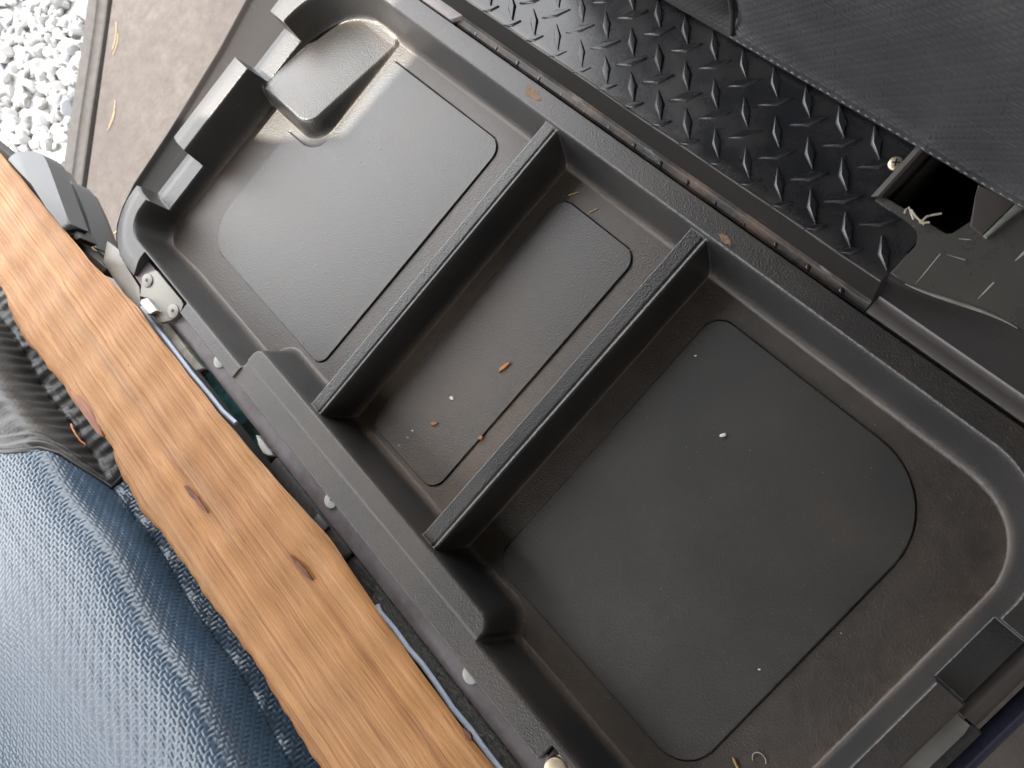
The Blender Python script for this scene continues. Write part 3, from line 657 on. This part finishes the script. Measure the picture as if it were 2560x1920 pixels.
# ------------------------------------------------------------------ body panel on the right with a square opening
def build_panel():
    root = empty('body_panel', (0.0, 0.2, -0.05), 'glossy dark body panel with a square hole right of the tread plate', 'body panel')
    # ledge beside the rim, riser and glossy top; the riser leans back further to the right
    rows = []
    for x in np.linspace(-0.1255, 0.20, 90):
        k = float(sstep(-0.125, -0.03, np.array(x))); yt = 0.1865 + 0.0195 * k
        sec = [(0.1603, -0.03), (0.1606, -0.004), (0.1622, -0.002), (0.170, -0.0016), (0.1755, -0.0012), (0.1775, 0.001), (0.1775 + (yt - 0.1775) * 0.30, 0.007), (0.1775 + (yt - 0.1775) * 0.7, 0.019),
               (yt - 0.002, PZ - 0.002), (yt, PZ + 0.0006), (yt + 0.003, PZ + 0.0016)]
        rows.append([(x, y, z) for y, z in sec])
    lg = [[r for r in row[:6]] for row in rows]; up = [[r for r in row[5:]] for row in rows]
    loft('ledge', lg, M['trim'], root, sharp=50); loft('riser', up, M['flange'], root, sharp=60)
    zt = PZ + 0.0018
    # top skin built around the opening
    hx0, hx1, hy0 = -0.1655, -0.1105, 0.2365
    def skin(name, pts, z=zt, mat=None): return prism(name, pts, z - 0.004, z, mat or M['gloss'], root, bevel=0.0012)
    nb = 12; front = [(x, 0.1865 + 0.0195 * float(sstep(-0.125, -0.03, np.array(x))) + 0.0022) for x in np.linspace(-0.1262, 0.20, 40)]
    fil = [(-0.1262 - 0.012 * (1 - math.cos(a)), 0.2175 + 0.0115 * math.sin(a)) for a in np.linspace(0, math.pi / 2, 8)]
    pts = front + [(0.20, 0.31), (-0.098, 0.31), (-0.0985, 0.300), (-0.1085, 0.252), (-0.1105, 0.2395), (-0.1145, 0.2362)] + [(-0.1655, 0.2362), (-0.1745, 0.2362), (-0.1752, 0.2300)] + [(-0.140, 0.2300)] + fil[::-1]
    skin('top_skin', pts)
    tube('front_glint', [(x, 0.1865 + 0.0195 * float(sstep(-0.125, -0.03, np.array(x))) + 0.0012, zt - 0.0006) for x in np.linspace(-0.112, -0.030, 24)], 0.0017, M['ribm'], root, 8, [0.3 + 0.7 * math.sin(math.pi * q / 23) for q in range(24)])  # pale tapered bead painted in as the glint on the rounded edge
    # raised left frame of the opening, sloping into it
    loft('opening_frame', [[(-0.1790 + 0.0 * i, 0.2300 + i * 0.056 - 0.0, zt + 0.002), (-0.1745, 0.2325 + i * 0.054, zt + 0.004), (-0.1722, 0.234 + i * 0.053, zt + 0.0035), (-0.1700, 0.2355 + i * 0.052, zt - 0.004), (-0.1640, 0.2365 + i * 0.051, zt - 0.016), (-0.1640, 0.2365 + i * 0.051, zt - 0.060)] for i in (0, 1, 1.6)], M['trim'], root, sharp=30)
    # dark box under the opening
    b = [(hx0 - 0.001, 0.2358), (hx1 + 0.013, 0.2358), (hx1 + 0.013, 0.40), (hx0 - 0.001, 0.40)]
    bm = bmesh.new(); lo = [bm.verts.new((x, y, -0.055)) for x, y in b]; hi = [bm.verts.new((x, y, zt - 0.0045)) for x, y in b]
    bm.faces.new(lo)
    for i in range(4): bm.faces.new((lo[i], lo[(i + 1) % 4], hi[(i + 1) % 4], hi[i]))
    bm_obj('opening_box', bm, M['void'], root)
    prism('inner_shelf', [(-0.160, 0.250), (-0.112, 0.250), (-0.112, 0.262), (-0.160, 0.262)], -0.054, -0.030, M['dark'], root, bevel=0.001)
    # upright side wall right of the opening, with a pale rib
    k = 400 / 1327
    def c4(x, y, z): return bp(2160 + x * k, 340 + y * k, z)
    rib = [c4(x, y, zt + 0.004) for x, y in ((990, 822), (1022, 838), (1330, 590), (1262, 556))]
    prism('rib', rib, zt - 0.002, zt + 0.004, M['ribm'], root, bevel=0.0015)
    side = [c4(x, y, zt + 0.002) for x, y in ((880, 745), (985, 820), (1250, 556), (1110, 470), (950, 400), (930, 470))]
    prism('side_wall', side, zt - 0.002, zt + 0.002, M['trim'], root, bevel=0.001)
    for a, b_, w in (((428, 1228), (632, 978), 0.0007), ((945, 1352), (1075, 1216), 0.0011), ((1255, 1035), (1345, 950), 0.0016), ((785, 852), (885, 862), 0.0006), ((690, 985), (840, 1028), 0.0004)):
        A, Bp = Vector(c4(*a, zt)), Vector(c4(*b_, zt)); d = (Bp - A).normalized(); nn = Vector((-d.y, d.x)) * w / 2
        prism('scratch', [tuple(A + nn * 0.3), tuple(A - nn * 0.3), tuple(A * .5 + Bp * .5 - nn), tuple(Bp - nn), tuple(Bp + nn), tuple(A * .5 + Bp * .5 + nn)], zt - 0.0005, zt + 0.0003, M['clip'], root, bevel=0)
t = NT('rib_plastic'); M['ribm'] = t.out(t.ramp(t.noise(60, 4), (0.35, (0.13, 0.135, 0.115)), (0.65, (0.20, 0.205, 0.18))), 0.5, 0, t.bump(t.noise(400), 0.2, 0.0005))
build_panel()
def build_twigs():
    k = 400 / 1327
    def c4(x, y, z): return (*bp(2160 + x * k, 340 + y * k, z), z)
    root = empty('dry_twig', c4(430, 690, -0.02), 'pale dry bent twig lying in the square hole of the body panel', 'twig')
    for i, pth in enumerate(([(335, 640), (350, 610), (372, 590), (392, 640), (412, 690)], [(392, 612), (425, 660), (470, 705), (500, 735)], [(470, 722), (500, 690), (520, 668), (570, 655), (645, 642)], [(455, 715), (500, 718), (545, 716)])):
        tube('stem', [c4(x, y, 0.036 + 0.001 * i) for x, y in pth], 0.0009, M['twig'], root, 6)
build_twigs()

# ------------------------------------------------------------------ hinge side: bar, clips, latch plate, strips
bar = empty('mounting_bar', (-0.4, -0.335, -0.03), 'long dark purplish metal bar along the front rim of the tray', 'bar')
loft('bar', [[(x, y, z) for y, z in ((-0.3375, -0.05), (-0.3375, -0.0165), (-0.3368, -0.0145), (-0.335, -0.0135), (-0.328, -0.0130), (-0.318, -0.0130), (-0.310, -0.0135), (-0.310, -0.05))] for x in np.linspace(-0.90, 0.13, 40)], M['bar'], bar, sharp=40)
for x in (-0.647, -0.4055, -0.168):
    pts = [(x + 0.0090 * math.cos(a), -0.3180 + 0.0090 * math.sin(a)) for a in np.linspace(0, 2 * math.pi, 28)[:-1]]
    c = prism('clip', pts, -0.0135, -0.0102, M['clip'], bar, bevel=0.001)
    prism('clip_hole', [(x + 0.0024 * math.cos(a), -0.3165 + 0.0024 * math.sin(a)) for a in np.linspace(0, 2 * math.pi, 13)[:-1]], -0.011, -0.0099, M['void'], c, bevel=0)
k6 = 420 / 1659
def c6(x, y, z): return bp(300 + x * k6, 640 + y * k6, z)
lt = empty('latch_plate', (*c6(400, 400, -0.01), -0.02), 'grey metal latch plate with two round bosses at the tray corner', 'latch')
prism('plate', [c6(*q, -0.006) for q in ((350, 138), (372, 150), (605, 440), (625, 470), (615, 520), (590, 555), (555, 600), (500, 635), (390, 662), (345, 615), (330, 590), (375, 535), (285, 405), (192, 405), (212, 240), (232, 195), (280, 165))], -0.012, -0.006, M['metal'], lt, bevel=0.0012)
for q in ((268, 240), (524, 542)):
    c = c6(*q, -0.005); b = prism('boss', [(c[0] + 0.0105 * math.cos(a), c[1] + 0.0085 * math.sin(a)) for a in np.linspace(0, 2 * math.pi, 25)[:-1]], -0.0065, -0.0042, M['metal'], lt, bevel=0.0012)
    prism('rivet_hole', [(c[0] + 0.0026 * math.cos(a), c[1] + 0.0022 * math.sin(a)) for a in np.linspace(0, 2 * math.pi, 11)[:-1]], -0.0048, -0.0040, M['void'], b, bevel=0)
prism('catch_block', [c6(*q, 0.001) for q in ((195, 470), (205, 430), (270, 412), (370, 540), (300, 560), (272, 575))], -0.012, 0.001, M['silver'], lt, bevel=0.0012)
t = NT('cream_metal'); M['cream'] = t.out(t.ramp(t.noise(90, 5, 0.7), (0.35, (0.40, 0.38, 0.32)), (0.65, (0.62, 0.60, 0.54))), 0.45, 0, t.bump(t.noise(260, 4), 0.3, 0.0008))
ms = prism('metal_strip', [c6(*q, -0.025) for q in ((345, 640), (470, 655), (720, 990), (780, 1060), (825, 1110), (745, 1130), (680, 1050), (420, 745), (345, 680))], -0.032, -0.025, M['cream'], bevel=0.001)
tag(ms, 'short silver metal strip running out from under the latch plate', 'strip')
ar = prism('hinge_strap', [c6(*q, -0.02) for q in ((-130, -150), (-20, -70), (60, 100), (190, 300), (200, 440), (205, 520), (150, 480), (60, 400), (-40, 260), (-170, 60))], -0.026, -0.020, M['metal'], bevel=0.001)
tag(ar, 'weathered grey metal strap between the plank and the latch plate', 'strap')
tl = prism('gap_reflection', [(-0.70, -0.3575), (-0.50, -0.3575), (-0.50, -0.339), (-0.70, -0.339)], -0.075, -0.032, M['teal'], bevel=0.001)  # teal colour stands in for the reflection down in the gap
tag(tl, 'dark teal strip standing in for the reflection in the gap beside the bar', 'strip')
k = 400 / 1327
def c2(x, y, z): return bp(640 + x * k, 1060 + y * k, z)
wc = prism('retainer', [c2(*q, -0.022) for q in ((-5, 90), (25, 95), (75, 165), (130, 225), (145, 262), (95, 262), (55, 240), (25, 170))], -0.030, -0.021, M['white'], bevel=0.002)
tag(wc, 'small white plastic retainer beside the bar and plank edge', 'retainer')
fs = empty('foam_strip', (-0.2, -0.35, -0.04), 'fuzzy grey foam strip between the bar and the plank', 'foam strip')
rows = []
xs = np.arange(-0.50, 0.10, 0.0016); ys = np.arange(-0.3590, -0.3372, 0.0013)
fz = RNG.normal(size=(len(xs), len(ys))); fz[1:-1, 1:-1] = (fz[1:-1, 1:-1] * 2 + fz[:-2, 1:-1] + fz[2:, 1:-1]) / 3
for i, x in enumerate(xs):
    rough = float(sstep(-0.37, -0.27, np.array(x)))
    rows.append([(x, y + 0.0003 * fz[i, j] * rough * (1 if 0 < j < len(ys) - 1 else 1.8), -0.0185 - 0.0035 * ((y + 0.3482) / 0.0108) ** 4 + 0.0005 * fz[i, j] * rough) for j, y in enumerate(ys)])
nn_ = int((0.50 - 0.30) / 0.0016)
loft('smooth_strip', rows[:nn_ + 1], M['rubber'], fs, sharp=None); loft('fuzzy_strip', rows[nn_:], M['foam'], fs, sharp=None)
prism('strip_tab', [(-0.410, -0.351), (-0.390, -0.351), (-0.390, -0.341), (-0.410, -0.341)], -0.03, -0.0150, M['arm'], fs, bevel=0.0015)
prism('strip_tab', [(-0.352, -0.351), (-0.3475, -0.351), (-0.3475, -0.339), (-0.352, -0.339)], -0.03, -0.0155, M['void'], fs, bevel=0.0005)
# lower hinge bracket at the bottom edge of the picture
k3 = 400 / 2074
def c3(x, y, z): return bp(1050 + x * k3, 1600 + y * k3, z)
hb = empty('hinge_bracket', (*c3(1900, 1650, -0.03), -0.05), 'brown hinge bracket with a pale yellowish bolt head at the rim cut-out', 'bracket')
prism('bracket', [c3(*q, -0.012) for q in ((1590, 1560), (1720, 1400), (1790, 1375), (1850, 1385), (2060, 1640), (2400, 2060), (2100, 2200), (1640, 1660))], -0.048, -0.012, M['bar'], hb, bevel=0.004)
for q, r in (((1760, 1690), 0.0115), ((1850, 1650), 0.0115)):
    c = c3(*q, -0.006); prism('bolt_head', [(c[0] + r * math.cos(a), c[1] + r * math.sin(a)) for a in np.linspace(0, 2 * math.pi, 22)[:-1]], -0.014, -0.004 - 0.003 * (q[0] > 1800), M['brass'], hb, bevel=0.003)

# ------------------------------------------------------------------ hinge arms at the upper end of the plank
k33 = 300 / 1659
def ca(x, y, z): return bp(x * k33, 360 + y * k33, z)
a1 = empty('plastic_bracket', (*ca(600, 600, 0), -0.03), 'grey rounded plastic bracket nearest the plank end, over the gravel', 'bracket', 'plastic brackets at the plank end')
prism('paddle', [ca(*q, 0.010) for q in ((95, 225), (120, 180), (160, 142), (220, 118), (290, 104), (360, 96), (430, 95), (490, 104), (545, 124), (580, 148), (612, 182), (635, 220), (655, 265), (700, 380), (765, 555), (830, 740), (900, 930), (962, 1100), (850, 1165), (640, 880), (430, 550), (270, 390), (160, 270))], -0.020, 0.010, M['arm'], a1, bevel=0.003, seg=3)
prism('knuckle', [ca(*q, -0.004) for q in ((845, 1165), (960, 1105), (1085, 1225), (1120, 1300), (1040, 1330), (930, 1270))], -0.03, -0.004, M['dark'], a1, bevel=0.002)
prism('socket', [ca(*q, -0.003) for q in ((905, 1190), (950, 1180), (1020, 1260), (985, 1280))], -0.006, -0.0028, M['void'], a1, bevel=0)
a2 = empty('plastic_bracket', (*ca(1050, 900, -0.06), -0.09), 'slim ridged grey plastic bracket behind the rounded one', 'bracket', 'plastic brackets at the plank end')
prism('ridge', [ca(*q, -0.040) for q in ((835, 462), (900, 468), (955, 495), (1005, 560), (1050, 645), (1100, 755), (1200, 1000), (1260, 1220), (1312, 1430), (1255, 1465), (1180, 1330), (1100, 1180), (990, 950), (930, 760), (880, 600))], -0.075, -0.040, M['arm'], a2, bevel=0.003, seg=3)
prism('flank', [ca(*q, -0.075) for q in ((640, 230), (700, 270), (800, 420), (900, 480), (1010, 560), (1080, 620), (1210, 900), (1330, 1220), (1435, 1480), (1385, 1580), (1310, 1460), (1200, 1330), (1000, 1150), (820, 740))], -0.11, -0.075, M['trim'], a2, bevel=0.003)
prism('knuckle', [ca(*q, -0.045) for q in ((1255, 1480), (1310, 1445), (1390, 1480), (1452, 1560), (1400, 1622), (1330, 1590))], -0.075, -0.045, M['dark'], a2, bevel=0.002)
prism('white_tab', [ca(*q, -0.030) for q in ((1085, 1190), (1115, 1190), (1172, 1280), (1150, 1300), (1115, 1270))], -0.045, -0.030, M['white'], a2, bevel=0.001)
prism('rusty_link', [ca(*q, -0.036) for q in ((1090, 1300), (1160, 1300), (1215, 1290), (1275, 1460), (1230, 1470), (1110, 1370))], -0.045, -0.036, M['rust'], a2, bevel=0.001)
fr = prism('frame_rail', [ca(*q, -0.02) for q in ((-400, -300), (0, 30), (150, 150), (160, 260), (300, 430), (900, 1210), (1270, 1540), (1500, 1700), (1400, 1800), (-500, 300))], -0.05, -0.020, M['dark'], bevel=0.003)
tag(fr, 'dark metal rail running under the upper end of the plank', 'rail')

# ------------------------------------------------------------------ outer flange at the far-left end of the tray
fp = empty('side_flange', (-0.98, -0.1, -0.06), 'dark brown body flange with a bright edge outside the notched tray end', 'flange')
rows = []
ctl = [(0.40, -1.12), (0.20, -1.075), (0.034, -1.046), (-0.046, -1.027), (-0.18, -1.007), (-0.266, -0.999), (-0.303, -0.988), (-0.325, -0.975), (-0.338, -0.96), (-0.350, -0.94), (-0.356, -0.92)]
yy_ = np.array([c[0] for c in ctl])[::-1]; xx_ = np.array([c[1] for c in ctl])[::-1]
for y in np.concatenate([np.linspace(-0.356, -0.30, 16), np.linspace(-0.295, 0.40, 50)]):
    xl = float(np.interp(y, yy_, xx_))
    rows.append([(-0.918, y, -0.046), (min(-0.925, xl * 0.5 - 0.925 * 0.5), y, -0.046), (min(-0.922, xl + 0.010), y, -0.047), (xl + 0.0055, y, -0.0455), (xl + 0.003, y, -0.0425), (xl, y, -0.0415), (xl - 0.003, y, -0.043), (xl - 0.005, y, -0.05), (xl - 0.005, y, -0.30)])
loft('flange', rows, M['flange'], fp, sharp=45)

# ------------------------------------------------------------------ right end: trough, silver trim, tube
k5 = 400 / 1508
def c5(x, y, z): return bp(2160 + x * k5, 1480 + y * k5, z)
tr = empty('end_trough', (0.135, 0.1, -0.06), 'dark brown curved trough outside the right notch of the tray', 'trough')
loft('trough', [[(x, y, z) for x, z in ((0.1205, -0.06), (0.1208, -0.030), (0.1225, -0.0265), (0.128, -0.0245), (0.1325, -0.027), (0.138, -0.036), (0.1425, -0.048), (0.1445, -0.056), (0.1448, -0.10))] for y in np.linspace(-0.0365, 0.30, 30)], M['trim'], tr, sharp=60)
loft('end_cap', [[(0.1205, -0.0366, -0.10), (0.1325, -0.0366, -0.10), (0.1445, -0.0366, -0.10)], [(0.1208, -0.0366, -0.03), (0.1325, -0.0366, -0.027), (0.1445, -0.0366, -0.056)]], M['trim'], tr, sharp=60)
stp = prism('silver_trim', [(0.1215, -0.0385), (0.1350, -0.0385), (0.1360, -0.045), (0.1360, -0.40), (0.1215, -0.40)], -0.035, -0.021, M['silver'], bevel=0.001)
tag(stp, 'bright silver metal trim along the outer right rim of the tray', 'trim')
dk = prism('rubber_seal', [(0.1365, -0.0375), (0.1470, -0.0375), (0.1470, -0.40), (0.1365, -0.40)], -0.06, -0.036, M['rubber'], bevel=0.004)
tag(dk, 'dark rubber seal between the silver trim and the navy tube', 'seal')
tb = tube('frame_tube', [(0.1605, y, -0.080) for y in np.linspace(-0.42, 0.30, 20)], 0.0085, M['navy'], None, 16)
tag(tb, 'glossy navy blue frame tube at the lower right edge', 'tube')

# ------------------------------------------------------------------ crumbs and chips lying in the tray
FZ = -D + 0.0022
def chip(px, py, pts, h, mat, label, cat, z=FZ, name='wood_chip', group=None):
    c = full(px, py, z + h)
    o = prism(name, [(c[0] + a, c[1] + b) for a, b in pts], z - 0.0002, z + h, mat, bevel=min(0.0006, h * 0.4))
    return tag(o, label, cat, group)
chip(1088, 790, [(-0.002, -0.0055), (0.0005, -0.009), (0.002, -0.003), (0.003, 0.004), (0.0035, 0.0075), (0.001, 0.007), (-0.001, 0.001)], 0.0022, M['chip'], 'largest orange wood chip on the middle pad', 'wood chip')
chip(937, 914, [(-0.0035, -0.003), (-0.001, -0.004), (0.001, -0.001), (0.0035, 0.001), (0.003, 0.0035), (0.0, 0.002), (-0.002, 0.0005)], 0.0018, M['chip'], 'small curled orange chip near the lower left of the middle pad', 'wood chip')
chip(1037, 945, [(-0.0022, -0.0022), (0.001, -0.0025), (0.0025, 0.0), (0.0015, 0.0025), (-0.0012, 0.002)], 0.0020, M['chip'], 'tiny round tan chip by the lower edge of the middle pad', 'wood chip')
chip(975, 860, [(-0.003, -0.0012), (0.0, -0.002), (0.003, 0.0005), (0.0012, 0.0022), (-0.002, 0.0014)], 0.0015, M['white'], 'pale flake on the middle pad between the orange chips', 'flake', name='paper_flake')
for i, (px, py) in enumerate(((862, 962), (880, 945), (890, 930))):
    chip(px, py, [(-0.0016, -0.0006), (0.0, -0.0009), (0.0016, 0.0002), (0.0, 0.0009)], 0.0008, M['white'], ('tiny white crumb closest to the lower left corner of the middle pad', 'middle one of three tiny white crumbs on the middle pad', 'uppermost of three tiny white crumbs on the middle pad')[i], 'crumb', name='crumb', group='crumbs on the middle pad')
def pill(name, px, py, ln, r, ang, mat, label, cat, z=FZ):
    c = full(px, py, z + r); d = Vector((math.cos(ang), math.sin(ang), 0)); p = Vector((*c, z + r))
    qs = np.linspace(-1, 1, 9)
    return tag(tube(name, [tuple(p + d * (q * ln / 2)) for q in qs], r, mat, None, 10, [max(0.15, math.sqrt(max(0, 1 - abs(q) ** 4))) for q in qs]), label, cat)
pill('rice_grain', 1562, 940, 0.0068, 0.0016, 1.0, M['white'], 'white rice-like grain on the large pad', 'grain')
pill('straw_piece', 1590, 1651, 0.012, 0.0011, -0.35, M['straw'], 'short tan straw piece beside the lower corner of the large pad', 'straw', z=-D)
pill('wood_splinter', 1240, 418, 0.014, 0.0006, 0.9, M['straw'], 'thin tan splinter at the far corner of the middle compartment', 'splinter', z=-D)
pill('wood_splinter', 1281, 455, 0.012, 0.0005, 1.1, M['straw'], 'thin tan splinter crossing the far edge of the middle pad', 'splinter', z=-D)
for px, py, lab in ((1502, 768, 'tiny white speck near the top corner of the large pad'), (1640, 1446, 'white crumb on the big pad rim near the lower right notch')):
    chip(px, py, [(-0.0012, -0.0005), (0.0, -0.0012), (0.0012, 0.0003), (0.0004, 0.0012)], 0.0008, M['white'], lab, 'crumb', name='crumb')
c = full(1640, 1640, -D); pts = [(c[0] + 0.006 * math.cos(a), c[1] + 0.005 * math.sin(a), -D + 0.001) for a in np.linspace(0.3, 4.2, 14)]
tag(tube('curled_fibre', pts, 0.0004, M['twig'], None, 6), 'curled pale fibre by the lower edge of the large pad', 'fibre')
# curled tan strip stuck to the cushion
k = 400 / 1327
cc = [(*bp(x * k, 680 + y * k, 0.012), 0.012 + 0.004 * math.sin(i)) for i, (x, y) in enumerate(((590, 1262), (620, 1300), (650, 1350), (670, 1400), (690, 1425), (680, 1445)))]
tag(tube('wood_sliver', cc, 0.0011, M['chip'], None, 6), 'thin orange wood sliver caught on the cushion seam', 'sliver')
# pine needles on the slab
for i, (px, py, ln, an) in enumerate(((250, 75, 0.09, 2.35), (252, 95, 0.07, 2.2), (245, 245, 0.08, 2.2), (242, 262, 0.06, 2.0), (268, 480, 0.07, 1.9), (245, 505, 0.06, 1.2))):
    c = full(px, py, SZ + 0.003); d = Vector((math.cos(an), math.sin(an), 0)); p = Vector((*c, SZ + 0.003)); nrm = Vector((-d.y, d.x, 0))
    tag(tube('pine_needle', [tuple(p + d * (q * ln / 2) + nrm * (0.006 * (q * q))) for q in np.linspace(-1, 1, 7)], 0.0008, M['straw'], None, 6),
        ('upper dry pine needle on the slab by the kerb near the top edge', 'lower dry pine needle on the slab by the kerb near the top edge', 'upper dry pine needle on the slab halfway along the kerb',
         'lower dry pine needle on the slab halfway along the kerb', 'dry pine needle on the slab right by the tray corner', 'dry pine needle on the slab beside the slim bracket')[i], 'pine needle', 'pine needles on the slab')

# fine grit scattered over the tray floor
def build_grit():
    bm = bmesh.new(); bmesh.ops.create_icosphere(bm, subdivisions=1, radius=1)
    base = np.array([v.co[:] for v in bm.verts]); fc = np.array([[v.index for v in f.verts] for f in bm.faces]); bm.free()
    V, Fc, off = [], [], 0
    for k in range(900):
        x = random.uniform(-0.88, 0.08); y = random.uniform(-0.27, 0.12)
        if random.random() < 0.45:
            p = random.choice(PADS); e = random.random()
            if e < 0.5: y = random.choice((p[2], p[3])) + random.gauss(0, 0.006); x = random.uniform(p[0], p[1])
            else: x = random.choice((p[0], p[1])) + random.gauss(0, 0.006); y = random.uniform(p[2], p[3])
        z = float(tray_field(np.array([x]), np.array([y]))[0][0])
        if z > -0.05: continue
        for p in PADS:
            if float(rrect(np.array([x]), np.array([y]), *p)[0]) < -0.001: z = FZ
        r = abs(random.gauss(0, 0.00022)) + 0.00012
        V.append(base * r * RNG.uniform(0.6, 1.4, 3) + np.array([x, y, z + r * 0.6])); Fc.append(fc + off); off += len(base)
    o = mobj('grit', np.concatenate(V), np.concatenate(Fc), M['gritm'], smooth=False)
    tag(o, 'fine pale grit scattered over the tray floor', 'grit', kind='stuff')
t = NT('grit'); M['gritm'] = t.out(t.ramp(t.noise(60, 2), (0.35, (0.16, 0.11, 0.07)), (0.65, (0.36, 0.33, 0.30))), 0.8)
build_grit()
